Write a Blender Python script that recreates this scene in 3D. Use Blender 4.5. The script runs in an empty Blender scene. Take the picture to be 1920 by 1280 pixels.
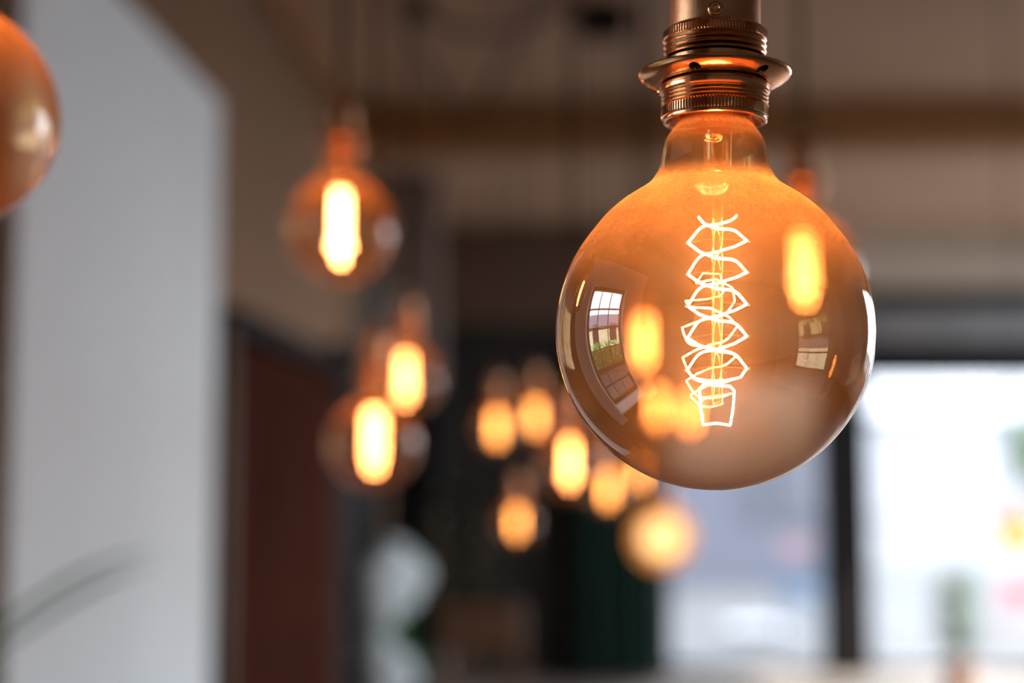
import bpy, bmesh, math, random
from mathutils import Vector, Matrix

# ---------------------------------------------------------------- camera, sky, exposure
scn = bpy.context.scene
C = scn.collection
FPX = 1920 / 36 * 50.0
EYE = Vector((0, 0, 1.6))
PITCH = math.atan2(225, FPX)
YAW = math.atan2(80, math.hypot(FPX, 225))
cam_d = bpy.data.cameras.new('camera')
cam_d.lens = 50.0
cam_d.sensor_width = 36.0
cam_d.clip_start = 0.02
cam_d.clip_end = 300
cam = bpy.data.objects.new('camera', cam_d)
C.objects.link(cam)
cam.location = EYE
cam.rotation_euler = (math.pi / 2 + PITCH, 0, YAW)
scn.camera = cam
cam_d.dof.use_dof = True
cam_d.dof.focus_distance = 0.553
cam_d.dof.aperture_fstop = 2.85
cam_d.dof.aperture_blades = 8
cam_d.dof.aperture_rotation = 0.0
CAMROT = cam.rotation_euler.to_matrix()

def at(px, py, d):
    """world point seen at picture position (px, py), d metres in front of the camera"""
    return EYE + CAMROT @ Vector(((px - 960) / FPX * d, -(py - 640) / FPX * d, -d))

world = bpy.data.worlds.new('overcast_sky')
scn.world = world
world.use_nodes = True
bg = world.node_tree.nodes['Background']
bg.inputs[0].default_value = (0.93, 0.98, 1.06, 1)
bg.inputs[1].default_value = 9.0
sun_d = bpy.data.lights.new('sun', 'SUN')
sun_d.energy = 14.0
sun_d.color = (1.0, 0.9, 0.76)
sun_d.angle = math.radians(2.0)
sun = bpy.data.objects.new('sun', sun_d)
sun.rotation_euler = Vector((-0.66, 0.34, -0.64)).to_track_quat('-Z', 'Y').to_euler()
C.objects.link(sun)

scn.view_settings.view_transform = 'Standard'
scn.view_settings.look = 'None'
scn.view_settings.exposure = 0.15
scn.view_settings.gamma = 1.0
scn.view_settings.use_curve_mapping = False
cy = scn.cycles
cy.use_adaptive_sampling = True
cy.adaptive_threshold = 0.03
cy.adaptive_min_samples = 20
cy.use_denoising = True
cy.max_bounces = 8
cy.diffuse_bounces = 3
cy.glossy_bounces = 4
cy.transparent_max_bounces = 24
cy.sample_clamp_indirect = 6.0
cy.blur_glossy = 0.3

def portal(loc, rot, sx, sy):
    d = bpy.data.lights.new('window_portal', 'AREA')
    d.shape = 'RECTANGLE'
    d.size, d.size_y = sx, sy
    d.cycles.is_portal = True
    o = bpy.data.objects.new('window_portal', d)
    o.location = loc
    o.rotation_euler = rot
    C.objects.link(o)

# room measures (metres); camera stands at x = 0, y = 0
XL, XR, YB, YF, ZC = -1.05, 4.5, -2.6, 10.95, 3.35
WL = (0.16, 0.92, 0.72, 2.20)          # left window: y0 y1 z0 z1
WR = [(4.4, 7.3, 1.0, 3.2), (7.6, 10.6, 0.15, 3.2)]   # right windows
WF = [(0.84, 2.10, 0.0, 2.29), (2.37, 4.35, 0.0, 2.29)]   # far windows: x0 x1 z0 z1
h = math.pi / 2
portal((XL - 0.14, (WL[0] + WL[1]) / 2, (WL[2] + WL[3]) / 2), (0, -h, 0), WL[3] - WL[2], WL[1] - WL[0])
for w in WR:
    portal((XR + 0.14, (w[0] + w[1]) / 2, (w[2] + w[3]) / 2), (0, h, 0), w[3] - w[2], w[1] - w[0])
for w in WF:
    portal(((w[0] + w[1]) / 2, YF + 0.14, (w[2] + w[3]) / 2), (-h, 0, 0), w[1] - w[0], w[3] - w[2])

# ---------------------------------------------------------------- materials
def base_mat(name):
    m = bpy.data.materials.new(name)
    m.use_nodes = True
    nt = m.node_tree
    return m, nt, nt.nodes, nt.links

def mat(name, col, rough=0.6, metal=0.0, var=0.12, scale=6.0, bump=0.0, bscale=40.0, stretch=(1, 1, 1), spec=0.5, coat=0.0):
    m, nt, N, L = base_mat(name)
    p = N['Principled BSDF']
    tc = N.new('ShaderNodeTexCoord')
    mp = N.new('ShaderNodeMapping')
    mp.inputs['Scale'].default_value = stretch
    nz = N.new('ShaderNodeTexNoise')
    nz.inputs['Scale'].default_value = scale
    nz.inputs['Detail'].default_value = 5
    L.new(tc.outputs['Object'], mp.inputs[0])
    L.new(mp.outputs[0], nz.inputs['Vector'])
    r = N.new('ShaderNodeValToRGB')
    r.color_ramp.elements[0].position = 0.3
    r.color_ramp.elements[1].position = 0.7
    a, b = 1 - var, 1 + var
    r.color_ramp.elements[0].color = (col[0] * a, col[1] * a, col[2] * a, 1)
    r.color_ramp.elements[1].color = (min(1, col[0] * b), min(1, col[1] * b), min(1, col[2] * b), 1)
    L.new(nz.outputs[0], r.inputs[0])
    L.new(r.outputs[0], p.inputs['Base Color'])
    p.inputs['Roughness'].default_value = rough
    p.inputs['Metallic'].default_value = metal
    p.inputs['Specular IOR Level'].default_value = spec
    p.inputs['Coat Weight'].default_value = coat
    if bump:
        n2 = N.new('ShaderNodeTexNoise')
        n2.inputs['Scale'].default_value = bscale
        n2.inputs['Detail'].default_value = 4
        L.new(mp.outputs[0], n2.inputs['Vector'])
        bp = N.new('ShaderNodeBump')
        bp.inputs['Strength'].default_value = bump
        bp.inputs['Distance'].default_value = 0.01
        L.new(n2.outputs[0], bp.inputs['Height'])
        L.new(bp.outputs[0], p.inputs['Normal'])
    return m

def emit(name, col, k):
    m, nt, N, L = base_mat(name)
    N.remove(N['Principled BSDF'])
    e = N.new('ShaderNodeEmission')
    e.inputs[0].default_value = (*col, 1)
    e.inputs[1].default_value = k
    L.new(e.outputs[0], N['Material Output'].inputs[0])
    return m

def thin_glass(name, tint, edge, ior=1.6, dust=0.0, dust_col=(0.8, 0.42, 0.16), film=0.0, rough=0.0):
    """blown thin-walled glass: tinted see-through shell with mirror reflections and settled dust"""
    m, nt, N, L = base_mat(name)
    N.remove(N['Principled BSDF'])
    lw = N.new('ShaderNodeLayerWeight')
    lw.inputs['Blend'].default_value = 0.5
    mixc = N.new('ShaderNodeMix')
    mixc.data_type = 'RGBA'
    mixc.inputs[6].default_value = (*tint, 1)
    mixc.inputs[7].default_value = (*edge, 1)
    pw = N.new('ShaderNodeMath'); pw.operation = 'POWER'; pw.inputs[1].default_value = 2.0
    L.new(lw.outputs['Facing'], pw.inputs[0])
    L.new(pw.outputs[0], mixc.inputs[0])
    tr = N.new('ShaderNodeBsdfTransparent')
    L.new(mixc.outputs[2], tr.inputs[0])
    gl = N.new('ShaderNodeBsdfGlossy')
    gl.inputs['Roughness'].default_value = rough
    gl.inputs['Color'].default_value = (1.0, 0.96, 0.9, 1)
    fr = N.new('ShaderNodeFresnel')
    fr.inputs[0].default_value = ior
    # thin wall: same fresnel from both sides
    geo = N.new('ShaderNodeNewGeometry')
    fm = N.new('ShaderNodeMix'); fm.data_type = 'FLOAT'
    fm.inputs[2].default_value = ior
    fm.inputs[3].default_value = 1.0 / ior
    L.new(geo.outputs['Backfacing'], fm.inputs[0])
    fi = N.new('ShaderNodeMath'); fi.operation = 'ADD'; fi.inputs[1].default_value = 0.0
    L.new(fm.outputs[0], fi.inputs[0])
    # fresnel node inverts the ior on back faces by itself, so undo that
    L.new(fi.outputs[0], fr.inputs[0])
    fr_front = fr
    mx = N.new('ShaderNodeMixShader')
    L.new(fr_front.outputs[0], mx.inputs[0])
    L.new(tr.outputs[0], mx.inputs[1])
    L.new(gl.outputs[0], mx.inputs[2])
    out = mx
    if dust or film:
        tl = N.new('ShaderNodeBsdfTranslucent')
        tl.inputs[0].default_value = (*dust_col, 1)
        df = N.new('ShaderNodeBsdfDiffuse')
        df.inputs[0].default_value = (*dust_col, 1)
        ms = N.new('ShaderNodeMixShader'); ms.inputs[0].default_value = 0.4
        L.new(tl.outputs[0], ms.inputs[1]); L.new(df.outputs[0], ms.inputs[2])
        sp = N.new('ShaderNodeSeparateXYZ')
        nm = N.new('ShaderNodeNewGeometry')
        L.new(nm.outputs['Normal'], sp.inputs[0])
        # upward outer normal (geometry normal is flipped on the far wall)
        sg = N.new('ShaderNodeMath'); sg.operation = 'MULTIPLY_ADD'
        sg.inputs[1].default_value = -2.0; sg.inputs[2].default_value = 1.0
        L.new(nm.outputs['Backfacing'], sg.inputs[0])
        up = N.new('ShaderNodeMath'); up.operation = 'MULTIPLY'
        L.new(sp.outputs[2], up.inputs[0]); L.new(sg.outputs[0], up.inputs[1])
        mr = N.new('ShaderNodeMapRange'); mr.interpolation_type = 'SMOOTHSTEP'
        mr.inputs[1].default_value = 0.18; mr.inputs[2].default_value = 0.95
        mr.inputs[3].default_value = film; mr.inputs[4].default_value = dust
        L.new(up.outputs[0], mr.inputs[0])
        tc = N.new('ShaderNodeTexCoord')
        nz = N.new('ShaderNodeTexNoise'); nz.inputs['Scale'].default_value = 60; nz.inputs['Detail'].default_value = 6
        L.new(tc.outputs['Object'], nz.inputs['Vector'])
        n2 = N.new('ShaderNodeTexNoise'); n2.inputs['Scale'].default_value = 900; n2.inputs['Detail'].default_value = 2
        L.new(tc.outputs['Object'], n2.inputs['Vector'])
        ad = N.new('ShaderNodeMath'); ad.operation = 'ADD'
        L.new(nz.outputs[0], ad.inputs[0]); L.new(n2.outputs[0], ad.inputs[1])
        mu = N.new('ShaderNodeMath'); mu.operation = 'MULTIPLY'; mu.use_clamp = True
        L.new(ad.outputs[0], mu.inputs[0]); L.new(mr.outputs[0], mu.inputs[1])
        # a film of dust is seen through a longer path towards the rim
        lw2 = N.new('ShaderNodeLayerWeight'); lw2.inputs[0].default_value = 0.5
        m3 = N.new('ShaderNodeMath'); m3.operation = 'MULTIPLY_ADD'; m3.inputs[1].default_value = 1.3; m3.inputs[2].default_value = 0.75
        L.new(lw2.outputs['Facing'], m3.inputs[0])
        m4 = N.new('ShaderNodeMath'); m4.operation = 'MULTIPLY'; m4.use_clamp = True
        L.new(mu.outputs[0], m4.inputs[0]); L.new(m3.outputs[0], m4.inputs[1])
        m2 = N.new('ShaderNodeMixShader')
        L.new(m4.outputs[0], m2.inputs[0])
        L.new(mx.outputs[0], m2.inputs[1]); L.new(ms.outputs[0], m2.inputs[2])
        out = m2
    L.new(out.outputs[0], N['Material Output'].inputs[0])
    return m

M = {}
M['copper'] = mat('copper', (0.95, 0.43, 0.2), 0.19, 1.0, 0.1, 90, 0.02, 300)
M['copper_cap'] = mat('brushed_copper', (0.82, 0.42, 0.23), 0.36, 1.0, 0.15, 70, 0.03, 600)
M['bulb'] = thin_glass('amber_glass', (0.87, 0.76, 0.58), (0.22, 0.1, 0.032), 2.0, 0.38, (0.92, 0.49, 0.18), 0.014)
_N, _L = M['bulb'].node_tree.nodes, M['bulb'].node_tree.links   # scattering haze added inside the bulb for a halo around the wire
_v = _N.new('ShaderNodeVolumeScatter'); _v.inputs['Color'].default_value = (1.0, 0.72, 0.45, 1); _v.inputs['Density'].default_value = 1.7
_L.new(_v.outputs[0], _N['Material Output'].inputs['Volume'])
M['bulb_far'] = thin_glass('amber_glass_clear', (0.95, 0.84, 0.66), (0.34, 0.16, 0.055), 1.65, 0.2, (0.95, 0.42, 0.13), 0.03)
M['opal'] = thin_glass('frosted_amber_glass', (0.95, 0.72, 0.42), (0.7, 0.35, 0.12), 1.5, 0.5, (0.95, 0.5, 0.16), 0.35)
M['stem'] = thin_glass('clear_stem_glass', (0.97, 0.93, 0.85), (0.8, 0.66, 0.42), 1.7, 0.04, (1.0, 0.72, 0.36), 0.04)
M['flare'] = thin_glass('stem_flare_glass', (0.98, 0.92, 0.8), (0.8, 0.6, 0.3), 1.8, 0.12, (1.0, 0.7, 0.34), 0.12)
M['pane'] = thin_glass('window_pane', (0.97, 0.98, 0.98), (0.9, 0.93, 0.92), 1.45)
FC = (1.0, 0.42, 0.17)
M['glow'] = emit('filament_glow', FC, 175.0)
M['glow_near'] = emit('filament_glow_near', FC, 75.0)
M['glow_mid'] = emit('filament_glow_mid', (1.0, 0.42, 0.15), 50.0)
M['glow_far'] = emit('filament_glow_far', (1.0, 0.41, 0.115), 33.0)
M['glow_globe'] = emit('globe_glow', (1.0, 0.76, 0.55), 2.6)
M['steel'] = mat('support_wire', (0.6, 0.5, 0.4), 0.3, 1.0)
M['cord'] = mat('cord_fabric', (0.035, 0.024, 0.018), 0.8, bump=0.2, bscale=400)
M['black'] = mat('black_paint', (0.009, 0.008, 0.008), 0.7, spec=0.08)
M['wall'] = mat('taupe_plaster', (0.205, 0.108, 0.055), 0.85, bump=0.15, bscale=25, var=0.06, scale=1.2)
M['white'] = mat('white_plaster', (0.80, 0.85, 0.88), 0.8, bump=0.1, bscale=25, var=0.04, scale=1.0)
M['ceil'] = mat('ceiling_plaster', (0.49, 0.32, 0.225), 0.9, var=0.06, scale=1.5)
M['cream'] = mat('cream_plaster', (0.5, 0.42, 0.35), 0.85, var=0.05)
M['beam'] = mat('dark_oak', (0.38, 0.18, 0.066), 0.7, bump=0.3, bscale=18, stretch=(1, 8, 8), var=0.3)
M['floor'] = mat('floorboards', (0.2, 0.17, 0.15), 0.6, var=0.25, scale=5, stretch=(8, 1, 1), spec=0.2)
M['mahogany'] = mat('mahogany', (0.055, 0.018, 0.012), 0.65, var=0.4, scale=3, stretch=(6, 6, 0.6), spec=0.0)
M['brownframe'] = mat('brown_frame', (0.09, 0.048, 0.02), 0.5, var=0.2)
M['frame'] = mat('dark_steel_frame', (0.009, 0.0075, 0.008), 0.6, spec=0.1)
M['grey_lintel'] = mat('grey_lintel', (0.16, 0.155, 0.16), 0.7)
M['wood'] = mat('brown_wood', (0.19, 0.095, 0.05), 0.45, var=0.25, scale=4, stretch=(6, 6, 1))
M['darkwall'] = mat('black_wall', (0.012, 0.01, 0.009), 0.75)
M['bulkhead'] = mat('brown_bulkhead', (0.11, 0.06, 0.035), 0.7, var=0.2)
M['column'] = mat('pinkish_plaster', (0.21, 0.15, 0.13), 0.85, var=0.06)
M['pale'] = mat('pale_blue_board', (0.34, 0.40, 0.42), 0.6)
M['curtain'] = mat('teal_velvet', (0.004, 0.03, 0.022), 0.9, var=0.4)
M['leaf'] = mat('leaf_green', (0.15, 0.42, 0.13), 0.5, var=0.25, scale=12)
_N, _L = M['leaf'].node_tree.nodes, M['leaf'].node_tree.links   # light also passes through a leaf
_t = _N.new('ShaderNodeBsdfTranslucent'); _t.inputs[0].default_value = (0.28, 0.58, 0.2, 1)
_m = _N.new('ShaderNodeMixShader'); _m.inputs[0].default_value = 0.45
_L.new(_N['Principled BSDF'].outputs[0], _m.inputs[1]); _L.new(_t.outputs[0], _m.inputs[2])
_L.new(_m.outputs[0], _N['Material Output'].inputs[0])
M['leaf_dark'] = mat('leaf_dark', (0.022, 0.026, 0.009), 0.45, var=0.35)
M['leaf_shrub'] = mat('leaf_shrub', (0.03, 0.085, 0.024), 0.6, var=0.3)
M['petal'] = mat('white_petal', (0.82, 0.88, 0.9), 0.6, var=0.06)
M['terracotta'] = mat('terracotta', (0.25, 0.11, 0.06), 0.8)
M['pot_grey'] = mat('grey_pot', (0.12, 0.12, 0.12), 0.6)
M['soil'] = mat('soil', (0.03, 0.02, 0.014), 0.95)
M['pavement'] = mat('pavement', (0.045, 0.049, 0.057), 0.8, var=0.1, scale=1.0)
M['facade'] = mat('lavender_facade', (0.044, 0.05, 0.074), 0.8, var=0.05)
M['facade_pale'] = mat('pale_facade', (0.18, 0.19, 0.215), 0.8, var=0.05)
M['facade_cream'] = mat('cream_facade', (0.8, 0.78, 0.55), 0.8, var=0.06)
M['roof'] = mat('slate_roof', (0.16, 0.14, 0.2), 0.7)
M['darkglass'] = mat('dark_window_glass', (0.04, 0.045, 0.06), 0.25)
M['blue'] = mat('blue_paint', (0.022, 0.06, 0.115), 0.4)
M['pink'] = mat('pink_fabric', (0.12, 0.075, 0.095), 0.8)
M['red'] = mat('red_fabric', (0.2, 0.06, 0.07), 0.8)
M['whitepaint'] = mat('white_paint', (0.26, 0.28, 0.32), 0.35)
M['house_frame'] = mat('house_window_frame', (0.07, 0.075, 0.095), 0.6)
M['fridge'] = mat('brass', (0.5, 0.34, 0.16), 0.4, 1.0)

# ---------------------------------------------------------------- mesh helpers
class MB:
    def __init__(s):
        s.v, s.f = [], []
    def add(s, vs, fs):
        o = len(s.v)
        s.v += [tuple(x) for x in vs]
        s.f += [tuple(i + o for i in f) for f in fs]
        return s
    def box(s, x0, x1, y0, y1, z0, z1):
        vs = [(x, y, z) for z in (z0, z1) for y in (y0, y1) for x in (x0, x1)]
        return s.add(vs, [(0, 2, 3, 1), (4, 5, 7, 6), (0, 1, 5, 4), (2, 6, 7, 3), (0, 4, 6, 2), (1, 3, 7, 5)])
    def lathe(s, prof, n=48, c=(0, 0, 0), closed=False, mod=None):
        vs, fs = [], []
        flip = prof[0][1] > prof[-1][1]
        for k, (r, z) in enumerate(prof):
            for i in range(n):
                a = 2 * math.pi * i / n
                rr = r + (mod(k, i) if mod else 0)
                vs.append((c[0] + rr * math.cos(a), c[1] + rr * math.sin(a), c[2] + z))
        K = len(prof)
        for k in range(K if closed else K - 1):
            k2 = (k + 1) % K
            for i in range(n):
                j = (i + 1) % n
                fs.append((k * n + i, k2 * n + i, k2 * n + j, k * n + j) if flip else (k * n + i, k * n + j, k2 * n + j, k2 * n + i))
        return s.add(vs, fs)
    def tube(s, pts, r, n=8, caps=True):
        pts = [Vector(p) for p in pts]
        K = len(pts)
        rr = r if isinstance(r, (list, tuple)) else [r] * K
        vs, fs = [], []
        ref = None
        for i, p in enumerate(pts):
            t = (pts[min(i + 1, K - 1)] - pts[max(i - 1, 0)])
            t = t.normalized() if t.length > 1e-9 else Vector((0, 0, 1))
            if ref is None:
                ref = t.orthogonal().normalized()
            ref = (ref - t * ref.dot(t))
            ref = ref.normalized() if ref.length > 1e-6 else t.orthogonal().normalized()
            b = t.cross(ref)
            for k in range(n):
                a = 2 * math.pi * k / n
                vs.append(p + (ref * math.cos(a) + b * math.sin(a)) * rr[i])
        for i in range(K - 1):
            for k in range(n):
                j = (k + 1) % n
                fs.append((i * n + k, i * n + j, (i + 1) * n + j, (i + 1) * n + k))
        if caps:
            fs.append(tuple(range(n - 1, -1, -1)))
            fs.append(tuple((K - 1) * n + k for k in range(n)))
        return s.add(vs, fs)
    def mesh(s, name, material, smooth=35):
        me = bpy.data.meshes.new(name)
        me.from_pydata(s.v, [], s.f)
        me.materials.append(material)
        if smooth:
            me.polygons.foreach_set('use_smooth', [True] * len(me.polygons))
            me.set_sharp_from_angle(angle=math.radians(smooth))
        me.update()
        return me
    def build(s, name, material, parent=None, smooth=35, bevel=0.0):
        o = bpy.data.objects.new(name, s.mesh(name, material, smooth))
        C.objects.link(o)
        if parent:
            o.parent = parent
        if bevel:
            b = o.modifiers.new('bevel', 'BEVEL')
            b.width = bevel
            b.segments = 2
            b.limit_method = 'ANGLE'
        return o

def smooth_prof(pts, n=6):
    out = []
    for i in range(len(pts) - 1):
        p0, p1, p2, p3 = pts[max(i - 1, 0)], pts[i], pts[i + 1], pts[min(i + 2, len(pts) - 1)]
        for k in range(n):
            t = k / n
            out.append(tuple(0.5 * (2 * p1[d] + (p2[d] - p0[d]) * t + (2 * p0[d] - 5 * p1[d] + 4 * p2[d] - p3[d]) * t * t
                                    + (3 * p1[d] - p0[d] - 3 * p2[d] + p3[d]) * t ** 3) for d in range(len(p1))))
    out.append(tuple(pts[-1]))
    return out

def tag(o, label, cat, group=None, kind=None):
    o['label'] = label
    o['category'] = cat
    if group:
        o['group'] = group
    if kind:
        o['kind'] = kind
    return o

def empty(name, loc=(0, 0, 0), rz=0.0):
    o = bpy.data.objects.new(name, None)
    o.empty_display_size = 0.05
    o.location = loc
    o.rotation_euler = (0, 0, rz)
    C.objects.link(o)
    return o

def struct(o, label=None, cat=None):
    o['kind'] = 'structure'
    if label:
        o['label'] = label
    if cat:
        o['category'] = cat
    return o

def put(name, me, parent=None):
    o = bpy.data.objects.new(name, me)
    C.objects.link(o)
    if parent:
        o.parent = parent
    return o

# ---------------------------------------------------------------- room shell
struct(MB().box(XL - 0.3, XR + 0.3, YB - 0.3, YF + 0.25, -0.15, 0).build('floor', M['floor'], smooth=0), 'grey brown boarded floor of the room', 'floor')
struct(MB().box(XL - 0.3, XR + 0.3, YB - 0.3, YF + 0.25, ZC, ZC + 0.2).build('ceiling', M['ceil'], smooth=0), 'warm taupe plaster ceiling between dark beams', 'ceiling')

def wall_x(name, x0, x1, holes, m, label):
    """wall along y between x0 and x1 with window holes (y0, y1, z0, z1)"""
    b = MB()
    y = YB - 0.3
    for (a, c, z0, z1) in holes:
        b.box(x0, x1, y, a, 0, ZC)
        b.box(x0, x1, a, c, 0, z0)
        b.box(x0, x1, a, c, z1, ZC)
        y = c
    b.box(x0, x1, y, YF + 0.25, 0, ZC)
    struct(b.build(name, m, smooth=0), label, 'wall')

wall_x('wall_left', XL - 0.3, XL, [WL], M['wall'], 'taupe brown plaster wall along the left side')
wall_x('wall_right', XR, XR + 0.3, WR, M['white'], 'pale plaster wall along the right side')
struct(MB().box(XL, XR, YB - 0.3, YB, 0, ZC).build('wall_back', M['white'], smooth=0), 'pale plaster wall behind the camera', 'wall')
b = MB()
b.box(XL, XR, YF, YF + 0.25, 2.93, ZC)
struct(b.build('wall_far', M['cream'], smooth=0), 'cream plaster strip of the far wall above the windows', 'wall')
b = MB()
b.box(XL, WF[0][0], YF, YF + 0.25, 0, 2.93)
for w in WF:
    b.box(w[0], w[1], YF, YF + 0.25, w[3], 2.93)
b.box(WF[0][1], WF[1][0], YF, YF + 0.25, 0, 2.93)
b.box(WF[1][1], XR, YF, YF + 0.25, 0, 2.93)
struct(b.build('wall_front', M['frame'], smooth=0), 'dark shop front and post around the tall far windows', 'wall')
struct(MB().box(0.84, XR - 0.002, YF - 0.06, YF - 0.002, 2.51, 2.77).build('trim_1', M['grey_lintel'], bevel=0.008), 'grey lintel strip above the far windows', 'trim')

def window(name, label, axis, p, u0, u1, z0, z1, cols, rows, fw=0.05, bw=0.022, reveal=None):
    """glazed window; axis 'x': plane at x = p, u runs along y; axis 'y': plane at y = p, u runs along x"""
    w = empty(name, (p, (u0 + u1) / 2, z0) if axis == 'x' else ((u0 + u1) / 2, p, z0))
    struct(w, label, 'window')
    uc = (u0 + u1) / 2
    def bx(mb, a0, a1, t, c0, c1):
        if axis == 'x':
            mb.box(-t, t, a0 - uc, a1 - uc, c0 - z0, c1 - z0)
        else:
            mb.box(a0 - uc, a1 - uc, -t, t, c0 - z0, c1 - z0)
        return mb
    fr = MB()
    bx(fr, u0, u0 + fw, 0.035, z0, z1); bx(fr, u1 - fw, u1, 0.035, z0, z1)
    bx(fr, u0 + fw, u1 - fw, 0.035, z0, z0 + fw); bx(fr, u0 + fw, u1 - fw, 0.035, z1 - fw, z1)
    fr.build('window_frame', M['frame'], w, 0)
    du = (u1 - u0 - 2 * fw) / cols
    dz = (z1 - z0 - 2 * fw) / rows
    for i in range(1, cols):
        c = u0 + fw + i * du
        bx(MB(), c - bw / 2, c + bw / 2, 0.016, z0 + fw, z1 - fw).build('glazing_bar', M['frame'], w, 0)
    for j in range(1, rows):
        c = z0 + fw + j * dz
        bx(MB(), u0 + fw, u1 - fw, 0.0155, c - bw / 2, c + bw / 2).build('glazing_bar', M['frame'], w, 0)
    for i in range(cols):
        for j in range(rows):
            a, c = u0 + fw + i * du, z0 + fw + j * dz
            bx(MB(), a + bw / 2, a + du - bw / 2, 0.003, c + bw / 2, c + dz - bw / 2).build('pane', M['pane'], w, 0)
    return w

window('window_1', 'steel window with small panes beside the camera', 'x', XL - 0.17, *WL, 3, 6, 0.05, 0.014)
rv = MB()   # white lining and surround of the left window
y0, y1, z0, z1 = WL
t = 0.02
rv.box(XL - 0.13, XL + 0.012, y0, y0 + t, z0, z1); rv.box(XL - 0.13, XL + 0.012, y1 - t, y1, z0, z1)
rv.box(XL - 0.13, XL + 0.012, y0 + t, y1 - t, z1 - t, z1)
rv.box(XL, XL + 0.02, y0 - 0.3, y0, z0 - 0.2, z1 + 0.25); rv.box(XL, XL + 0.02, y1, y1 + 0.3, z0 - 0.2, z1 + 0.25)
rv.box(XL, XL + 0.02, y0, y1, z1, z1 + 0.25)
rv.box(XL - 0.13, XL + 0.1, y0, y1, z0, z0 + t)
struct(rv.build('trim_2', M['white'], smooth=0), 'white lining and sill around the small-paned window', 'trim')
for i, w in enumerate(WR):
    window('window_%d' % (i + 2), ['tall window in the right wall, the nearer one', 'tall window in the right wall, the farther one'][i], 'x', XR + 0.17, *w, 3, 3, 0.05, 0.03)
window('window_4', 'tall bright shop window between dark partition and dark post', 'y', YF + 0.17, *WF[0], 1, 1, 0.05, 0.03)
window('window_5', 'tall bright shop window right of the dark post', 'y', YF + 0.17, *WF[1], 1, 1, 0.05, 0.03)

# ceiling beams (across the room)
for yb, drop, th, lab in ((6.8, 0.24, 0.22, 'dark oak ceiling beam running across the room'),):
    o = MB().box(XL + 0.002, XR - 0.002, yb, yb + th, ZC - drop, ZC - 0.001).build('ceiling_beam', M['beam'], bevel=0.01)
    struct(o, lab, 'beam')
# corner moulding where left wall meets ceiling
o = MB().box(XL + 0.001, XL + 0.06, YB, 6.79, ZC - 0.09, ZC - 0.001).build('trim_3', M['beam'], bevel=0.01)
struct(o, 'dark moulding where left wall meets the ceiling', 'trim')

# white pier on the left wall
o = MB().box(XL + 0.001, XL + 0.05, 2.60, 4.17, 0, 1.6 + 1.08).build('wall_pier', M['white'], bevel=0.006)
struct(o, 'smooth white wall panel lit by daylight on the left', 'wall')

# partition at the back left with brown bulkhead
struct(MB().box(XL + 0.002, 0.83, 10.7, 10.84, 0, ZC - 0.002).build('wall_partition', M['darkwall'], smooth=0), 'black partition wall left of the far windows', 'wall')
o = MB().box(XL + 0.003, 0.8, 10.35, 10.699, 2.62, ZC - 0.02).build('bulkhead', M['bulkhead'], bevel=0.01)
struct(o, 'brown wooden bulkhead under the ceiling above black partition', 'bulkhead')
o = MB().box(-0.98, -0.70, 8.5, 8.78, 2.05, ZC - 0.001).build('wall_column', M['column'], bevel=0.012)
struct(o, 'pinkish grey plaster column near the far left corner', 'column')

# black door on the left wall beyond the panelling
d = empty('door_1', (XL, 7.5, 0)); struct(d, 'black double door in the left wall beyond the wooden panelling', 'door')
for sg in (-1, 1):
    lf = MB().box(0.001, 0.05, min(sg * .005, sg * .9), max(sg * .005, sg * .9), 0, 2.08).build('door_leaf', M['black'], d, bevel=0.004)
    kb = MB().lathe([(0.0002, 0.0), (0.022, 0.002), (0.026, 0.012), (0.02, 0.024), (0.0002, 0.028)], 16, (0, 0, 0)).build('door_knob', M['fridge'], lf)
    kb.rotation_euler = (0, math.pi / 2, 0)
    kb.location = (0.05, sg * 0.08, 1.0)
MB().box(0.001, 0.07, -0.93, 0.93, 2.08, 2.16).build('door_head', M['black'], d, bevel=0.004)
o = MB().box(-0.99, -0.69, 8.49, 8.79, 0, 2.05)  # casing added only to turn the lower column dark
o.build('trim_4', M['black'], bevel=0.008)
struct(bpy.data.objects['trim_4'], 'black casing added to darken the lower part of the plaster column', 'trim')

# ---------------------------------------------------------------- dark panelling on the left wall
pn = empty('wall_panelling', (XL, 5.6, 0))
tag(pn, 'tall dark red-brown wooden panelling standing against the left wall', 'panelling')
y0, y1, zt = 4.19, 6.55, 2.02
MB().box(0.001, 0.03, y0 - 5.6 + 0.02, y1 - 5.6, 0, zt - 0.02).build('back_board', M['mahogany'], pn, 0)
MB().box(0.001, 0.09, y0 - 5.6, y0 - 5.6 + 0.05, 0, zt).build('edge_strip', M['brownframe'], pn, bevel=0.004)
MB().box(0.001, 0.10, y0 - 5.6 + 0.05, y1 - 5.6, zt - 0.03, zt + 0.05).build('cornice', M['black'], pn, bevel=0.006)
npan = 4
wv = (y1 - y0 - 0.09) / npan
for i in range(npan):
    a = y0 - 5.6 + 0.07 + i * wv
    p = MB().box(0.03, 0.055, a + 0.01, a + wv - 0.01, 0.08, zt - 0.06).build('panel', M['mahogany'], pn, bevel=0.006)
    q = MB()
    for (u0, u1, c0, c1) in ((a + 0.06, a + wv - 0.06, 0.2, 0.98), (a + 0.06, a + wv - 0.06, 1.08, 1.9)):
        q.box(0.054, 0.068, u0, u1, c0, c1)
    q.build('raised_field', M['mahogany'], p, bevel=0.008)

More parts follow.
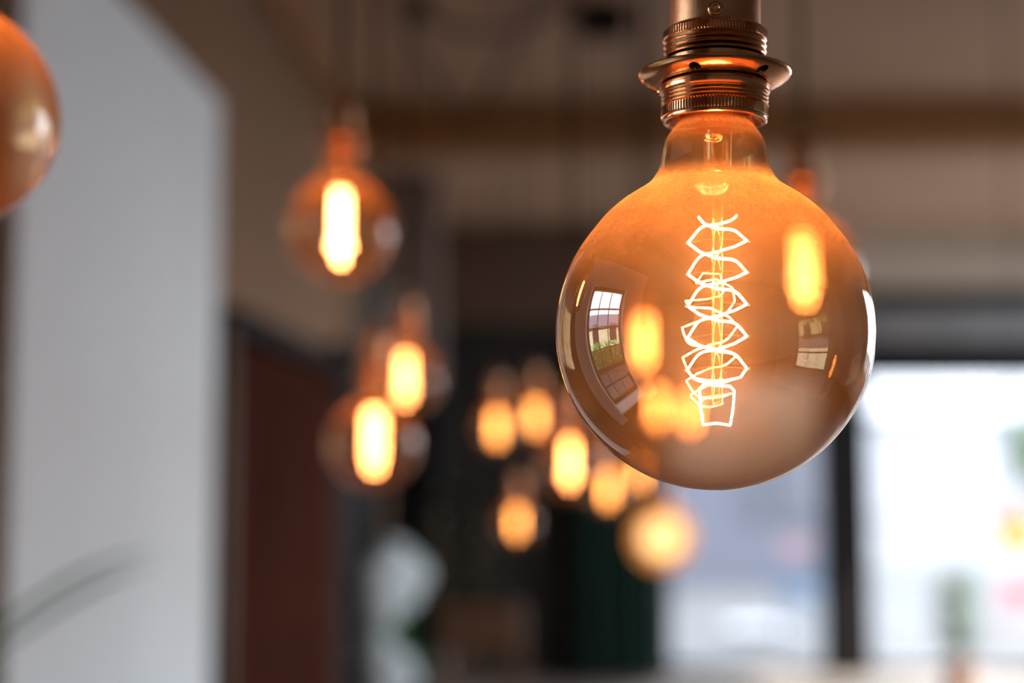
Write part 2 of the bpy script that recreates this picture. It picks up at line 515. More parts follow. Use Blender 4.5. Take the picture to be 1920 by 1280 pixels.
# ---------------------------------------------------------------- pendant lamps
mm = 0.001
R = 62.5
prof_neck = [(13.2, 98), (13.4, 92), (13.7, 87), (14.4, 84), (17.2, 80.4), (19.3, 77.0), (20.5, 73.7), (21.1, 70.3), (21.7, 67.0),
             (22.9, 63.5), (25.1, 60.1), (27.9, 57.7), (31.8, 55.2), (36.0, 52.4), (40.2, 48.9), (44.2, 44.9)]
prof_sph = [(R * math.sin(math.radians(a)), R * math.cos(math.radians(a))) for a in range(47, 181, 4)]
prof_sph[-1] = (0.02, -R)
def bulb_prof(n):
    return [(0.0001, 0.098)] + [(max(0, r * mm), z * mm) for r, z in smooth_prof(prof_neck + prof_sph[1:], n)]

def filament_paths(seed, rad=11.7, tiers=5, sp=12.7, ztop=36.0, steps=10):
    """two interleaved zigzag spirals joined by a U at the bottom; millimetres"""
    rng = random.Random(seed)
    way = ((0, 1.0, 0, 0), (.3, .55, -.40, -.22), (.55, -.05, -.62, -.40), (.72, -.56, -.55, -.47), (.82, -.74, -.36, -.60), (1, -1.0, 0, -1))
    def f(t):
        for (a, xa, ya, za), (b_, xb, yb, zb) in zip(way[:-1], way[1:]):
            if t <= b_:
                q = (t - a) / (b_ - a)
                return xa + (xb - xa) * q, ya + (yb - ya) * q, za + (zb - za) * q
        return way[-1][1:]
    paths = []
    for start in (0, 1):
        pts = []
        for k in range(-1, tiers - 1):
            jig = rng.uniform(-0.5, 0.5)
            for i in range(steps):
                t = i / steps
                sg = 1 if (k + start) % 2 == 0 else -1
                fx, fy, fz = f(t)
                q = 1.0 if k >= 0 else 0.64 + 0.36 * t
                x, y = sg * fx * rad * q, sg * fy * rad * q
                zz = ztop - sp * (k - fz) - (0 if k >= 0 else 2.5 * (1 - t))
                pts.append((x, y, zz + 0.045 * x + jig * math.sin(math.pi * t)))
        k = tiers - 1
        side = math.cos(-math.pi * (k + start))
        zt_ = ztop - sp * k
        pts.append((side * rad, 0, zt_ + 0.045 * side * rad))
        fy = -1 if start == (k % 2) else 1
        fy = -1 if side > 0 else 1
        pts += [(side * rad * .72, fy * rad * .6, zt_ - 3.4), (side * rad * .1, fy * rad * .8, zt_ - 5.6), (-side * rad * .5, fy * rad * .5, zt_ - 6.4),
                (-side * rad * .62, fy * rad * .3, zt_ - 8.2), (-side * rad * .56, fy * rad * .12, zt_ - 15), (-side * rad * .45, 0, zt_ - 22)]
        paths.append(pts)
    a, b_ = paths
    paths.append([a[-1], ((a[-1][0] + b_[-1][0]) / 2, 0, a[-1][2] + 0.8), b_[-1]])
    return paths

FDX = 1.4
def make_filament(wire, seed, n=6, steps=10):
    mb = MB()
    for p in filament_paths(seed, steps=steps):
        mb.tube([((x + FDX) * mm, y * mm, z * mm) for x, y, z in p], wire * mm, n)
    return mb

def ridged(z_hi, z_lo, r, nr, amp):
    out = []
    for i in range(nr * 6 + 1):
        t = i / (nr * 6)
        out.append((r + amp * math.cos(2 * math.pi * nr * t), z_hi + (z_lo - z_hi) * t))
    return out

def sc(p):
    return [(r * mm, z * mm) for r, z in p]

def make_lamp_meshes(hi):
    n = 96 if hi else 32
    kt = 100 if hi else 40
    g = {}
    g['socket_cap'] = MB().lathe(sc([(0.02, 170), (5.5, 170), (6, 169), (6, 160), (6.6, 158.5), (9, 157.2), (13, 155), (16, 151.5), (17.6, 146), (18.1, 138), (18.2, 128),
                                      (18.25, 122.2), (18.5, 121.8), (18.3, 121.4), (18.2, 119.0), (18, 104), (0.02, 104)]), n).mesh('socket_cap', M['copper_cap'], 30)
    kn = kt * 4
    def tooth(rows):
        return lambda k, i: (0.55 * mm * (1 if i % 4 in (1, 2) else 0)) if k in rows else 0
    g['upper_ring'] = MB().lathe(sc([(18.4, 121.6), (19.6, 121.4), (20.3, 120.6), (20.4, 120.2), (20.4, 117.6), (20.2, 117.1)] + ridged(116.8, 109.8, 20.15, 3, 0.38) +
                                    [(19.8, 109.0), (19.9, 105), (19.8, 102.6), (18.4, 102.4)]), kn, mod=tooth((3, 4))).mesh('upper_ring', M['copper'], 28)
    g['flange'] = MB().lathe(sc([(20.0, 101.6), (20.4, 99.4), (22.4, 99.2), (25, 99.8), (27.6, 100.9), (29.4, 102.0), (30.2, 102.9), (30.45, 103.6), (30.2, 104.2), (29.7, 104.0),
                                 (29.2, 103.2), (27.2, 102.0), (25, 101.1), (22.5, 100.9), (21.4, 102.0)]), n, closed=True).mesh('flange', M['copper'], 40)
    g['lower_ring'] = MB().lathe(sc([(18.5, 99.0), (20.8, 99.0), (21.9, 98.5), (22.2, 97.4), (22.0, 95.9), (21.3, 95.2)] + ridged(95.0, 90.2, 21.0, 3, 0.36) +
                                    [(20.7, 89.8), (20.75, 89.6), (20.75, 86.2), (20.9, 85.7), (21.05, 85.0), (20.9, 84.3), (20.3, 83.9), (19.6, 84.0), (19.2, 84.6), (18.9, 86.0), (17.4, 88.0),
                                     (16.9, 90), (16.5, 97.5), (0.02, 97.5)]), kn, mod=tooth((26, 27))).mesh('lower_ring', M['copper'], 28)
    g['bulb'] = MB().lathe(bulb_prof(5 if hi else 2), n).mesh('bulb_glass', M['bulb'] if hi else M['bulb_far'], 60)
    g['stem'] = MB().lathe(sc(smooth_prof([(2.3, 72), (2.4, 66), (2.3, 55), (2.2, 20), (2.2, -22), (2.4, -27), (1.6, -29), (0.02, -29.5)], 3)),
                           24 if hi else 10, (FDX * mm, 0, 0)).mesh('stem', M['stem'], 60)
    g['flare'] = MB().lathe(sc(smooth_prof([(8.4, 97), (6.6, 91), (5.8, 86), (5.6, 76), (5.5, 69), (5.2, 66), (3.9, 64.2), (2.4, 63.4), (2.3, 66.5), (3.2, 69.0), (3.4, 76), (3.4, 90)], 3)), 24 if hi else 10, (FDX * mm, 0, 0)).mesh('stem_flare', M['flare'], 60)
    b = MB()
    for s in (-1, 1):
        b.tube([((FDX + s * 3.0) * mm, 0, 66 * mm), ((FDX + s * 4.6) * mm, 0, 56 * mm), ((FDX + s * 7.3) * mm, 0, 46.5 * mm)], 0.16 * mm if hi else 0.4 * mm, 5)
    g['lead'] = b.mesh('lead_wire', M['steel'])
    g['hooks'] = []
    for k in range(5):
        z = 36.0 - 12.7 * k
        hk = MB()
        for s in (-1, 1):
            hk.tube([((FDX + s * 2.0) * mm, 0, (z + 1.2) * mm), ((FDX + s * 11.4) * mm, 0, (z + s * 0.5) * mm), ((FDX + s * 13.0) * mm, 0, (z + s * 0.5 + 0.5) * mm), ((FDX + s * 12.6) * mm, -0.8 * mm, (z + s * 0.5 - 0.6) * mm)], 0.13 * mm, 4)
        g['hooks'].append(hk.mesh('support_wire', M['steel']))
    if hi:
        b = MB()
        b.lathe(sc([(0.02, 0.2), (1.1, 0.25), (1.5, 0.8), (1.9, 1.0), (2.5, 0.9), (3.0, 0.4), (3.3, -1.0)]), 20)
        g['dark_backing'] = MB().lathe(sc([(20.3, 104.2), (24.0, 104.0), (28.4, 104.6), (28.6, 104.0), (28.2, 103.2), (24.0, 102.4), (20.3, 102.6)]), n, closed=True).mesh('dark_backing', M['black'], 40)  # black ring added behind the flange so its holes look dark inside
        g['screw'] = b.mesh('screw', M['copper'], 40)
    return g

HI = make_lamp_meshes(True)
LO = make_lamp_meshes(False)
# pierced holes in the detailed flange ring
def pierce(me, holes):
    t = bpy.data.objects.new('flange', me); C.objects.link(t)
    cut = MB()
    for ang, r in holes:
        a = math.radians(ang)
        cut.lathe([(0.00001, 0.09), (2.3 * mm, 0.09), (2.3 * mm, 0.115), (0.00001, 0.115)][::-1], 20, (r * mm * math.cos(a), r * mm * math.sin(a), 0))
    c = cut.build('cutter', M['copper'], smooth=0)
    md = t.modifiers.new('b', 'BOOLEAN'); md.object = c; md.operation = 'DIFFERENCE'; md.solver = 'EXACT'
    dg = bpy.context.evaluated_depsgraph_get()
    new = bpy.data.meshes.new_from_object(t.evaluated_get(dg))
    bpy.data.objects.remove(t); bpy.data.objects.remove(c)
    new.name = 'flange'
    return new
HI['flange'] = pierce(HI['flange'], [(-90 - 23, 26.2), (-90 + 38, 26.2), (30, 26.2), (90, 26.2), (152, 26.2)])

FIL_HI = make_filament(0.42, 3, 6, 20).mesh('filament', M['glow'], 60)
FIL_LO = make_filament(1.05, 5, 4, 7).mesh('filament', M['glow_far'], 60)
FIL_MID = make_filament(1.05, 5, 4, 7).mesh('filament', M['glow_mid'], 60)
FIL_NEAR = make_filament(1.05, 5, 4, 7).mesh('filament', M['glow_near'], 60)

def cord_mesh(local_pts, r=0.0034, n=10):
    return MB().tube(local_pts, r, n)

def pendant(loc, label, hi=False, rz=0.0, tilt=0.0, group='bare bulb pendant lamps', bright=False):
    e = empty('pendant_lamp', loc, rz)
    e.rotation_euler = (0, tilt, rz)
    tag(e, label, 'pendant lamp', group)
    g = HI if hi else LO
    cap = put('socket_cap', g['socket_cap'], e)
    if hi:
        s = put('screw', g['screw'], cap)
        a = math.radians(-95.5 - math.degrees(rz))
        s.rotation_euler = (math.pi / 2, 0, a + math.pi / 2)
        s.location = (18.0 * mm * math.cos(a), 18.0 * mm * math.sin(a), 125.0 * mm)
    put('upper_ring', g['upper_ring'], e)
    put('shade_ring', g['flange'], e)
    put('lower_ring', g['lower_ring'], e)
    if hi:
        put('dark_backing', g['dark_backing'], e)
    bu = put('bulb_glass', g['bulb'], e)
    put('glass_stem', g['stem'], bu)
    put('stem_flare', g['flare'], bu)
    put('filament', FIL_HI if hi else FIL_NEAR if loc[1] < 1.9 or bright else FIL_MID if loc[1] < 3 else FIL_LO, bu)
    if hi:
        put('lead_wire', g['lead'], bu)
        for hk in g['hooks']:
            put('support_wire', hk, bu)
    # cord from socket up to the ceiling (world vertical)
    inv = Matrix.LocRotScale(Vector(loc), e.rotation_euler, None).inverted()
    top = Vector((loc[0] + math.sin(tilt) * 0.17, loc[1], ZC - 0.03))
    start = Vector((0, 0, 0.168))
    bend = Vector((0, 0, 0.19))
    pts = [start, bend]
    w0 = Matrix.LocRotScale(Vector(loc), e.rotation_euler, None) @ bend
    for k in range(1, 9):
        t = k / 8
        pts.append(inv @ Vector((w0.x + (top.x - w0.x) * t, w0.y + (top.y - w0.y) * t, w0.z + (top.z - w0.z) * t)))
    cord_mesh(pts).build('cord', M['cord'], e)
    rose = MB().lathe([(0.0002, -0.03), (0.012, -0.03), (0.03, -0.026), (0.042, -0.014), (0.045, 0.0), (0.0002, 0.0)], 24).build('ceiling_rose', M['copper_cap'], e)
    rose.matrix_parent_inverse = Matrix.Identity(4)
    rose.location = inv @ Vector((top.x, top.y, ZC - 0.001))
    rose.rotation_euler = Matrix(inv.to_3x3()).to_euler()
    return e

MAIN = at(1338, 622, 0.5628)
pendant(MAIN, 'large sharp amber globe bulb with glowing spiral filament in copper socket', True, math.radians(0), math.radians(0.9))
lamps = [
    (-108, 215, 0.79, 40, 'amber globe bulb cut off by the left edge, before white wall panel'),
    (638, 432, 1.68, 70, 'blurred glowing globe bulb hanging in front of the taupe left wall'),
    (1507, 508, 1.68, 20, 'blurred glowing bulb seen through the right half of the large sharp bulb'),
    (1208, 645, 2.5, 110, 'blurred glowing bulb seen through the left half of the large sharp bulb'),
    (760, 714, 2.6, 55, 'blurred glowing bulb, upper of two overlapping left of centre'),
    (700, 832, 1.98, 10, 'blurred glowing bulb, lower of two overlapping, beside the dark panelling'),
    (933, 805, 4.2, 150, 'small blurred orange bulb, left one of an overlapping far pair'),
    (1003, 785, 4.4, 25, 'small blurred orange bulb, right one of an overlapping far pair'),
    (1068, 873, 2.75, 75, 'blurred yellow bulb just below left rim of the large sharp bulb'),
    (1140, 920, 4.2, 33, 'small blurred orange bulb under the large bulb, left of its hidden neighbour'),
    (1200, 888, 4.6, 95, 'small blurred orange bulb half hidden behind bottom of large bulb'),
    (970, 982, 4.75, 130, 'lowest small blurred orange bulb, alone before the black partition'),
    (1232, 767, 3.5, 60, 'blurred bulb seen through the lower left of the large bulb'),
    (1292, 778, 3.9, 15, 'blurred bulb seen through large bulb beside the bottom of its filament'),
]
for (px, py, dd, rz, lab) in lamps:
    pendant(at(px, py, dd), lab, False, math.radians(rz), bright='seen through' in lab)

def globe_lamp(loc, rg, rc, label):
    e = empty('globe_lamp', loc)
    tag(e, label, 'pendant lamp', 'round globe lamps')
    pr = [(rg * math.sin(math.radians(a)), rg * math.cos(math.radians(a))) for a in range(18, 181, 6)]
    pr[-1] = (0.0002, -rg)
    MB().lathe(pr, 40).build('globe_shade', M['opal'], e)
    pc = [(rc * math.sin(math.radians(a)), rc * math.cos(math.radians(a))) for a in range(0, 181, 9)]
    pc[0] = (0.0002, rc); pc[-1] = (0.0002, -rc)
    MB().lathe(pc, 24).build('light_bulb', M['glow_globe'], e)
    zc = rg * math.cos(math.radians(18))
    rn = rg * math.sin(math.radians(18))
    MB().lathe([(rn * 1.1, zc - 0.004), (rn * 1.15, zc + 0.01), (rn * 1.0, zc + 0.03), (rn * 0.6, zc + 0.045), (0.006, zc + 0.06), (0.0002, zc + 0.06)], 28).build('fitter', M['copper_cap'], e)
    MB().tube([(0, 0, rc * 0.9), (0, 0, zc + 0.03)], 0.012, 12).build('bulb_holder', M['copper_cap'], e)
    MB().tube([(0, 0, zc + 0.055), (0, 0, (ZC - 0.02 - loc[2]) * 0.5), (0, 0, ZC - 0.02 - loc[2])], 0.0034, 8).build('cord', M['cord'], e)
    MB().lathe([(0.0002, -0.03), (0.03, -0.026), (0.045, 0.0), (0.0002, 0.0)], 24, (0, 0, ZC - 0.001 - loc[2])).build('ceiling_rose', M['copper_cap'], e)
globe_lamp(at(1243, 1007, 4.4), 0.1, 0.068, 'round cream-glowing globe lamp below the large sharp bulb')
globe_lamp(at(1907, 1000, 4.4), 0.062, 0.045, 'round yellow globe lamp at right edge before the bright window')

# ---------------------------------------------------------------- black boxes and draped cables on the ceiling
def ceiling_box(px, py, w, hgt, label):
    d = (ZC - 1.6) * FPX / (865 - py)
    p = at(px, py, d)
    e = empty('ceiling_box', (p.x, p.y, ZC))
    tag(e, label, 'ceiling box')
    MB().box(-w / 2, w / 2, -w / 2, w / 2, -hgt, -0.001).build('housing', M['black'], e, bevel=0.012)
    MB().lathe([(0.0002, -0.025), (0.02, -0.025), (0.024, -0.018), (0.024, 0.0)], 16, (0, 0, -hgt + 0.001)).build('cable_gland', M['black'], e)
    return Vector((p.x, p.y, ZC - hgt - 0.02))
b1 = ceiling_box(1130, 22, 0.19, 0.09, 'small black box fixed to the ceiling left of the copper socket')
b2 = ceiling_box(783, 2, 0.09, 0.06, 'smaller black box on the ceiling above the left lamps')
hook = at(880, 215, 6.72)
hk = MB().tube([(0, 0.07, 0), (0, 0, 0), (0, -0.03, -0.02), (0, -0.02, -0.05), (0, 0.01, -0.05)], 0.012, 8).build('cable_hook', M['black'])
hk.location = hook
tag(hk, 'black iron hook on the front of the nearest ceiling beam', 'hook')
def cable(a, b, sag, label):
    pts = []
    for i in range(17):
        t = i / 16
        p = a.lerp(b, t)
        pts.append((p.x, p.y, p.z - sag * 4 * t * (1 - t)))
    o = MB().tube(pts, 0.011, 8).build('draped_cable', M['cord'])
    tag(o, label, 'cable', 'cables draped under the ceiling')
hp = hook + Vector((0, -0.02, -0.03))
cable(hp, Vector((0.02, 4.7, ZC - 0.02)), 0.03, 'dark cable running from the beam hook up to the right')
cable(hp + Vector((-.05, 0.02, 0)), b2 + Vector((-.05, 0, 0)), 0.02, 'dark cable running from beam hook to the smaller black box')
cable(b2 + Vector((.04, -.03, 0)), b1 + Vector((-0.1, -0.4, 0.05)), 0.1, 'dark cable sagging between the two black ceiling boxes')
# plain drop cords behind the big bulb
for i, (px, lab) in enumerate(((1082, 'dark hanging cable left of the copper socket, leftmost of three'), (1140, 'dark hanging cable left of the copper socket, middle of three'), (1200, 'dark hanging cable just left of the copper flange'))):
    p = at(px, 500, 5.2 + 0.1 * i)
    o = MB().tube([(p.x, p.y, ZC - 0.001), (p.x, p.y, 2.9), (p.x, p.y, 2.35)], 0.016 if i == 2 else 0.008, 8).build('hanging_cable', M['cord'])
    tag(o, lab, 'cable', 'cables hanging from the ceiling')

# pale board sticking out of the left wall
pb = empty('wall_board', (XL, 7.3, 2.36)); tag(pb, 'small pale blue-grey board sticking out from the left wall', 'board')
MB().box(0.03, 0.25, -0.012, 0.012, -0.17, 0.15).build('board_plate', M['pale'], pb, bevel=0.004)
MB().tube([(0.001, 0, 0.17), (0.26, 0, 0.17)], 0.008, 8).build('bracket', M['black'], pb)
MB().tube([(0.001, 0, -0.19), (0.26, 0, -0.19)], 0.008, 8).build('bracket', M['black'], pb)

# ---------------------------------------------------------------- plants, chair, curtain
def blade(p0, p1, p2, w, up=Vector((0, 0, 1)), n=14, t=0.0012):
    """long arching leaf with a folded midrib, base p0, control p1, tip p2"""
    mb = MB()
    vs, fs = [], []
    for i in range(n + 1):
        s = i / n
        c = p0 * (1 - s) ** 2 + p1 * 2 * s * (1 - s) + p2 * s * s
        d = (p1 - p0) * (1 - s) + (p2 - p1) * s
        d.normalize()
        side = d.cross(up)
        side = side.normalized() if side.length > 1e-4 else Vector((1, 0, 0))
        nrm = side.cross(d).normalized()
        ww = w * (0.35 + 0.65 * math.sin(math.pi * min(1, s * 0.8 + 0.15)) ** 0.8) * (1 - s ** 5)
        vs += [c - side * ww + nrm * ww * 0.25, c + nrm * t, c + side * ww + nrm * ww * 0.25, c - nrm * t - nrm * 0.0]
    for i in range(n):
        a, b_ = i * 4, (i + 1) * 4
        for k in range(4):
            j = (k + 1) % 4
            fs.append((a + k, a + j, b_ + j, b_ + k))
    return mb.add(vs, fs)

def pot(parent, r, hgt, material, z=0.0):
    MB().lathe([(0.0005, z), (r * 0.72, z), (r * 0.75, z + 0.01), (r * 0.95, z + hgt * 0.82), (r * 1.03, z + hgt * 0.83), (r * 1.05, z + hgt), (r * 0.93, z + hgt), (r * 0.9, z + hgt * 0.85)], 32).build('pot', material, parent)
    MB().lathe([(0.0005, z + hgt * 0.87), (r * 0.9, z + hgt * 0.86)], 24).build('soil', M['soil'], parent)

rng = random.Random(4)
pp = empty('potted_palm', (-0.84, 1.55, 0))
tag(pp, 'potted plant with long arching green blades entering at lower left', 'plant')
pot(pp, 0.13, 0.3, M['pot_grey'])
MB().tube([(0, 0, 0.26), (0.01, 0.02, 0.6), (0, 0.03, 1.02)], [0.022, 0.018, 0.012], 10).build('trunk', M['wood'], pp)
org = Vector((-0.84, 1.55, 0))
def px_local(px, py, d):
    return at(px, py, d) - org
crown = Vector((0, 0.03, 1.0))
for (a, c, e_, w) in (
        ((-60, 1240, 2.15), (120, 1060, 2.2), (292, 1032, 2.2), 0.036),
        ((-60, 1260, 2.05), (150, 1110, 2.1), (280, 1058, 2.15), 0.024)):
    blade(px_local(*a), px_local(*c), px_local(*e_), w).build('leaf', M['leaf'], pp)
    st = px_local(*a)
    MB().tube([crown, crown.lerp(st, 0.5) + Vector((0, 0, 0.03)), st], 0.005, 6).build('leaf_stalk', M['leaf'], pp)
for k in range(9):
    a = math.radians(190 + k * 19)
    l = rng.uniform(0.3, 0.5)
    dx, dy = math.cos(a), math.sin(a)
    if dx < 0:
        dx *= 0.3
    if dx > 0.3:
        dx *= 0.45
    blade(crown.copy(), crown + Vector((dx * l * .5, dy * l * .5, l * .75)), crown + Vector((dx * l, dy * l, l * rng.uniform(.15, .5))), 0.013).build('leaf', M['leaf'], pp)

# white flowering plant on a stand
fl_o = Vector((-0.80, 7.5, 0))
fp = empty('flowering_plant', (fl_o.x, fl_o.y, 0.22)); tag(fp, 'white flowering plant on a wooden stand beside the dark panelling', 'plant')
flo = Vector((fl_o.x, fl_o.y, 0.22))
st = empty('plant_stand', (fl_o.x, fl_o.y, 0)); tag(st, 'small wooden stand carrying the white flowering plant', 'plant stand')
MB().lathe([(0.0005, 0.19), (0.16, 0.19), (0.165, 0.205), (0.16, 0.22), (0.0005, 0.22)], 32).build('stand_top', M['wood'], st)
for k in range(3):
    a = 2.1 * k + 0.4
    MB().tube([(0.1 * math.cos(a), 0.1 * math.sin(a), 0.195), (0.15 * math.cos(a), 0.15 * math.sin(a), 0)], [0.014, 0.01], 8).build('leg', M['wood'], st)
pot(fp, 0.1, 0.16, M['pot_grey'])
def flower_head(c, r, parent, n=110):
    mb = MB()
    for i in range(n):
        z = 1 - 2 * (i + .5) / n
        a = i * 2.39996
        d = Vector((math.sqrt(1 - z * z) * math.cos(a), math.sqrt(1 - z * z) * math.sin(a), z))
        u = d.orthogonal().normalized()
        v = d.cross(u)
        p = c + d * r * rng.uniform(.88, 1.02)
        s = r * 0.26
        q = rng.uniform(0, 1.5)
        u, v = u * math.cos(q) + v * math.sin(q), v * math.cos(q) - u * math.sin(q)
        vs = [p - d * s * .3, p + u * s, p + (u + v) * s * .75 + d * s * .1, p + v * s, p + (v - u) * s * .75 + d * s * .1, p - u * s, p - (u + v) * s * .75 + d * s * .1, p - v * s, p + (u - v) * s * .75 + d * s * .1]
        mb.add(vs, [(0, 1, 2, 3), (0, 3, 4, 5), (0, 5, 6, 7), (0, 7, 8, 1)])
    core = [(r * .9 * math.sin(math.radians(a)) + 1e-4, r * .9 * math.cos(math.radians(a))) for a in range(180, -1, -20)]
    mb.lathe(core, 14, c)
    mb.build('flower_head', M['petal'], parent, smooth=0)
heads = [(735, 1050, 7.35, .11), (704, 1085, 7.2, .11), (775, 1075, 7.5, .09), (708, 1140, 7.15, .115), (746, 1110, 7.28, .11), (706, 1225, 7.2, .10), (740, 1262, 7.25, .12), (712, 1290, 7.15, .11)]
for (px, py, d, r) in heads:
    c = at(px, py, d) - flo
    flower_head(c, r, fp)
    MB().tube([(0, 0, 0.13), ((c * 0.5).x, (c * .5).y, 0.13 + (c.z - .13) * .55), c], 0.005, 6).build('flower_stem', M['leaf'], fp)
for k in range(16):
    a = k * 2.4
    l = rng.uniform(.13, .24)
    b0 = Vector((0.02 * math.cos(a), .02 * math.sin(a), .14 + .4 * rng.random()))
    dv = Vector((math.cos(a) * (0.3 if math.cos(a) < 0 else 1), math.sin(a), 0))
    blade(b0, b0 + dv * l * .6 + Vector((0, 0, .08)), b0 + dv * l + Vector((0, 0, -.02)), .035, n=8).build('leaf', M['leaf_shrub'], fp)

# dark rubber plant
def leafy(name, loc, label, hgt, spread, nleaf, lw, ll, lmat, potr, poth, potm, zmin):
    e = empty(name, loc); tag(e, label, 'plant')
    pot(e, potr, poth, potm)
    nst = 3
    for k in range(nst):
        a = k * 2.1
        MB().tube([(0.02 * math.cos(a), .02 * math.sin(a), poth * .8), (spread * .25 * math.cos(a), spread * .25 * math.sin(a), hgt * .55), (spread * .4 * math.cos(a), spread * .4 * math.sin(a), hgt * .92)], [.012, .01, .006], 8).build('stem', M['wood'], e)
    for k in range(nleaf):
        a = k * 2.39996
        z = zmin + (hgt - zmin) * (k + .5) / nleaf
        rr = spread * rng.uniform(.05, .45)
        b0 = Vector((rr * math.cos(a), rr * math.sin(a), z))
        l = ll * rng.uniform(.7, 1.1)
        dv = Vector((math.cos(a), math.sin(a), 0))
        blade(b0, b0 + dv * l * .5 + Vector((0, 0, l * .45)), b0 + dv * l + Vector((0, 0, -l * rng.uniform(-.1, .4))), lw, n=8).build('leaf', lmat, e)
    return e
leafy('rubber_plant', (-0.58, 8.05, 0), 'tall dark-leaved potted plant in the shade before the black partition', 1.42, .45, 46, .05, .24, M['leaf_dark'], .17, .34, M['pot_grey'], .75)
leafy('potted_shrub', (2.74, 9.9, 0), 'small green bushy plant in terracotta pot before the bright right window', .84, .3, 90, .03, .13, M['leaf_shrub'], .11, .24, M['terracotta'], .3)

# wooden chair
def chair(loc, rz, label, frame, backm, seat_h=.45, back_h=.94, group=None, cushion=None):
    e = empty('cafe_chair', loc, rz); tag(e, label, 'chair', group)
    MB().box(-.2, .2, -.2, .2, seat_h - .03, seat_h).build('seat', frame, e, bevel=.008)
    for sx in (-1, 1):
        MB().tube([(sx * .18, -.18, seat_h - .02), (sx * .195, -.2, 0)], [.017, .013], 8).build('leg', frame, e)
        MB().tube([(sx * .18, .21, 0), (sx * .18, .185, seat_h), (sx * .175, .24, back_h)], [.014, .017, .013], 8).build('leg', frame, e)
    MB().box(-.19, .19, .225, .25, back_h - .2, back_h).build('backrest', backm, e, bevel=.01)
    for k in range(4):
        x = -.12 + .08 * k
        MB().tube([(x, .19, seat_h - .01), (x, .232, back_h - .18)], .008, 6).build('spindle', frame, e)
    MB().tube([(-.18, -.18, .2), (.18, -.18, .2)], .009, 6).build('stretcher', frame, e)
    if cushion:
        cu = MB().box(-.17, .17, -.17, .17, seat_h, seat_h + .05).build('cushion', cushion, e, bevel=.02)
    return e
chair((-0.36, 6.75, 0), math.radians(188), 'brown wooden chair in the shade right of white flowers', M['wood'], M['wood'], .47, .95)

# dark green curtain beside the window
cv = MB()
n = 60
vs, fs = [], []
for k in range(n + 1):
    x = .12 + .66 * k / n
    y = 10.5 + .045 * math.sin(k * 1.05) + .015 * math.sin(k * .37)
    for (dz, dy) in ((0.03, 0), (2.35, 0), (2.35, .012), (.03, .012)):
        vs.append((x, y + dy, dz))
for k in range(n):
    for q in range(4):
        j = (q + 1) % 4
        fs.append((k * 4 + q, k * 4 + j, (k + 1) * 4 + j, (k + 1) * 4 + q))
cu = empty('curtain', (.45, 10.5, 0)); tag(cu, 'dark green curtain hanging beside the left edge of the bright windows', 'curtain')
c1 = cv.add(vs, fs).build('curtain_cloth', M['curtain'], cu, 60); c1.location = (-.45, -10.5, 0)
MB().tube([(-.4, 0, 2.37), (.37, 0, 2.37)], .014, 10).build('curtain_rail', M['black'], cu)

# ---------------------------------------------------------------- the street outside
struct(MB().box(-40, 60, -30, 90, -.5, -.16).build('ground_outside', M['pavement'], smooth=0), 'pale grey pavement outside the windows', 'ground')
def house(name, loc, w, dep, hgt, wallm, label, cols, rows, face='-y', zb=1.0, roofm=None):
    e = empty(name, loc); tag(e, label, 'building')
    MB().box(-w / 2, w / 2, 0, dep, 0, hgt).build('facade', wallm, e, 0)
    rf = MB()
    rf.add([(-w / 2 - .2, -.25, hgt), (w / 2 + .2, -.25, hgt), (w / 2 + .2, dep + .2, hgt), (-w / 2 - .2, dep + .2, hgt), (-w / 2 - .2, dep / 2, hgt + dep * .28), (w / 2 + .2, dep / 2, hgt + dep * .28)],
           [(0, 1, 5, 4), (2, 3, 4, 5), (0, 4, 3), (1, 2, 5), (0, 3, 2, 1)])
    rf.build('roof', roofm or M['roof'], e, 0)
    for i in range(cols):
        for j in range(rows):
            x = -w / 2 + w * (i + .5) / cols
            z = zb + j * 2.8
            f = MB().box(x - .5, x + .5, -.05, .02, z, z + 1.5).build('window', M['house_frame'], e, 0)
            MB().box(x - .42, x + .42, -.07, -.045, z + .08, z + 1.42).build('pane', M['darkglass'], f, 0)
    return e
house('street_building', (-0.85, 20, -.16), 9.9, 8, 8.5, M['facade'], 'lavender grey building across the street behind the left bright window', 5, 3)
house('street_building', (11, 46, -.16), 26, 8, 3.2, M['facade_pale'], 'pale low building far away behind the right bright window', 0, 1, roofm=M['facade_pale'])
hb = house('neighbour_house', (-9, 0.5, -.16), 16, 5, 2.3, M['facade_cream'], 'cream house seen mirrored in the large bulb from beside the camera', 6, 1)
hb.rotation_euler = (0, 0, math.radians(90))
hg = empty('garden_hedge', (-5.2, 0.5, -.16)); tag(hg, 'green garden hedge outside the small-paned window', 'hedge')
hm = MB()
for i in range(900):
    p = Vector((rng.uniform(-.4, .4), rng.uniform(-4, 4), rng.uniform(.05, 1.3)))
    d = Vector((rng.uniform(-1, 1), rng.uniform(-1, 1), rng.uniform(-.3, 1))).normalized()
    u = d.orthogonal().normalized(); v = d.cross(u)
    s = rng.uniform(.1, .2)
    hm.add([p - u * s, p + v * s * .5, p + u * s, p - v * s * .5], [(0, 1, 2, 3)])
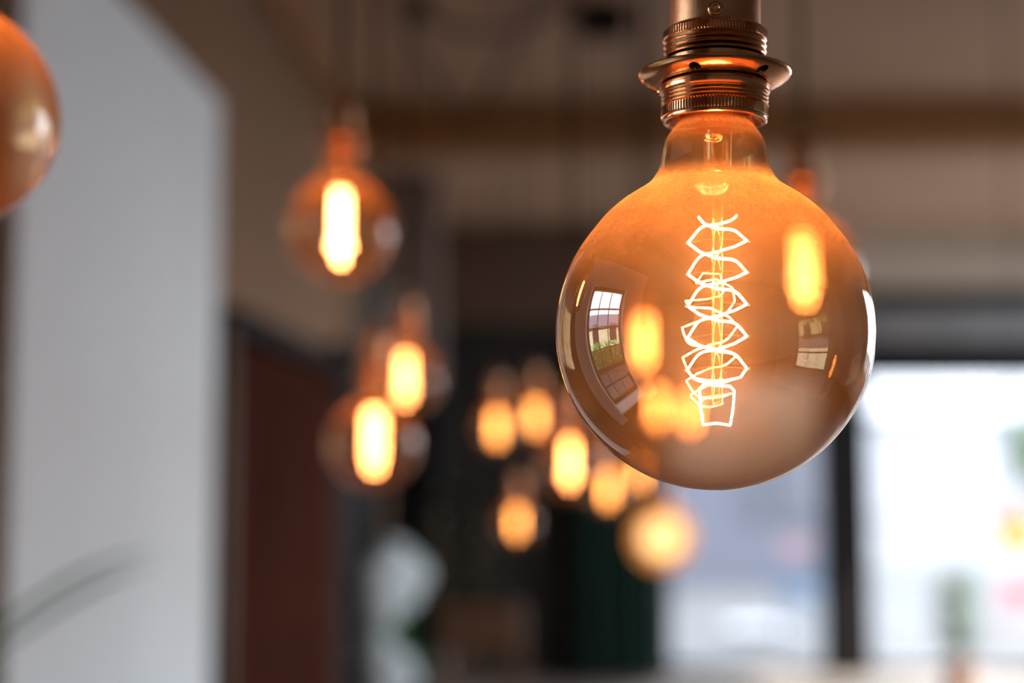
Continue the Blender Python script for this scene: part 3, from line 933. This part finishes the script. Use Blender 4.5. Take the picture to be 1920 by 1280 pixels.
ho = hm.build('foliage', M['leaf'], hg, 0); ho['kind'] = 'stuff'
MB().box(-.3, .3, -4, 4, 0, 1.0).build('hedge_core', M['leaf_shrub'], hg, 0)

# street tree at the right edge
tp = at(1958, 848, 19)
tr = empty('street_tree', (tp.x, tp.y, -.16)); tag(tr, 'small green street tree outside at the right edge', 'tree')
MB().tube([(0, 0, 0), (.05, 0, .9), (0, .05, tp.z - .1)], [.08, .06, .04], 8).build('trunk', M['wood'], tr)
fm = MB()
for i in range(700):
    d = Vector((rng.gauss(0, 1), rng.gauss(0, 1), rng.gauss(0, 1))).normalized() * .48 * rng.random() ** .4
    p = Vector((d.x, d.y, d.z * 1.2 + tp.z + .16))
    q = Vector((rng.uniform(-1, 1), rng.uniform(-1, 1), rng.uniform(-1, 1))).normalized()
    u = q.orthogonal().normalized(); v = q.cross(u)
    fm.add([p - u * .09, p + v * .05, p + u * .09, p - v * .05], [(0, 1, 2, 3)])
fo = fm.build('foliage', M['leaf_shrub'], tr, 0); fo['kind'] = 'stuff'

# furniture outside the shop windows
def cafe_chair_out(px, py, d, rz, label, frame, backm, cushion=None):
    p = at(px, py, d)
    return chair((p.x, p.y, -.16), rz, label, frame, backm, .45, p.z + .16, None, cushion)
cafe_chair_out(1508, 1012, 13.8, math.radians(12), 'blue chair with pink backrest outside beside the dark post', M['blue'], M['pink'], M['blue'])
cafe_chair_out(1915, 1095, 13.6, math.radians(-15), 'red chair outside at the right edge of the bright window', M['red'], M['red'])
tb_p = at(1420, 1170, 14.3)
tb = empty('cafe_table', (tb_p.x, tb_p.y, -.16)); tag(tb, 'round white table outside the left bright window', 'table')
th = tb_p.z + .16
MB().lathe([(.0005, th - .025), (.33, th - .025), (.34, th - .012), (.33, th), (.0005, th)], 40).build('table_top', M['whitepaint'], tb)
MB().tube([(0, 0, .02), (0, 0, th - .02)], .03, 12).build('pedestal', M['whitepaint'], tb)
MB().lathe([(.0005, 0), (.22, 0), (.22, .015), (.06, .03), (.0005, .04)], 32).build('table_foot', M['whitepaint'], tb)
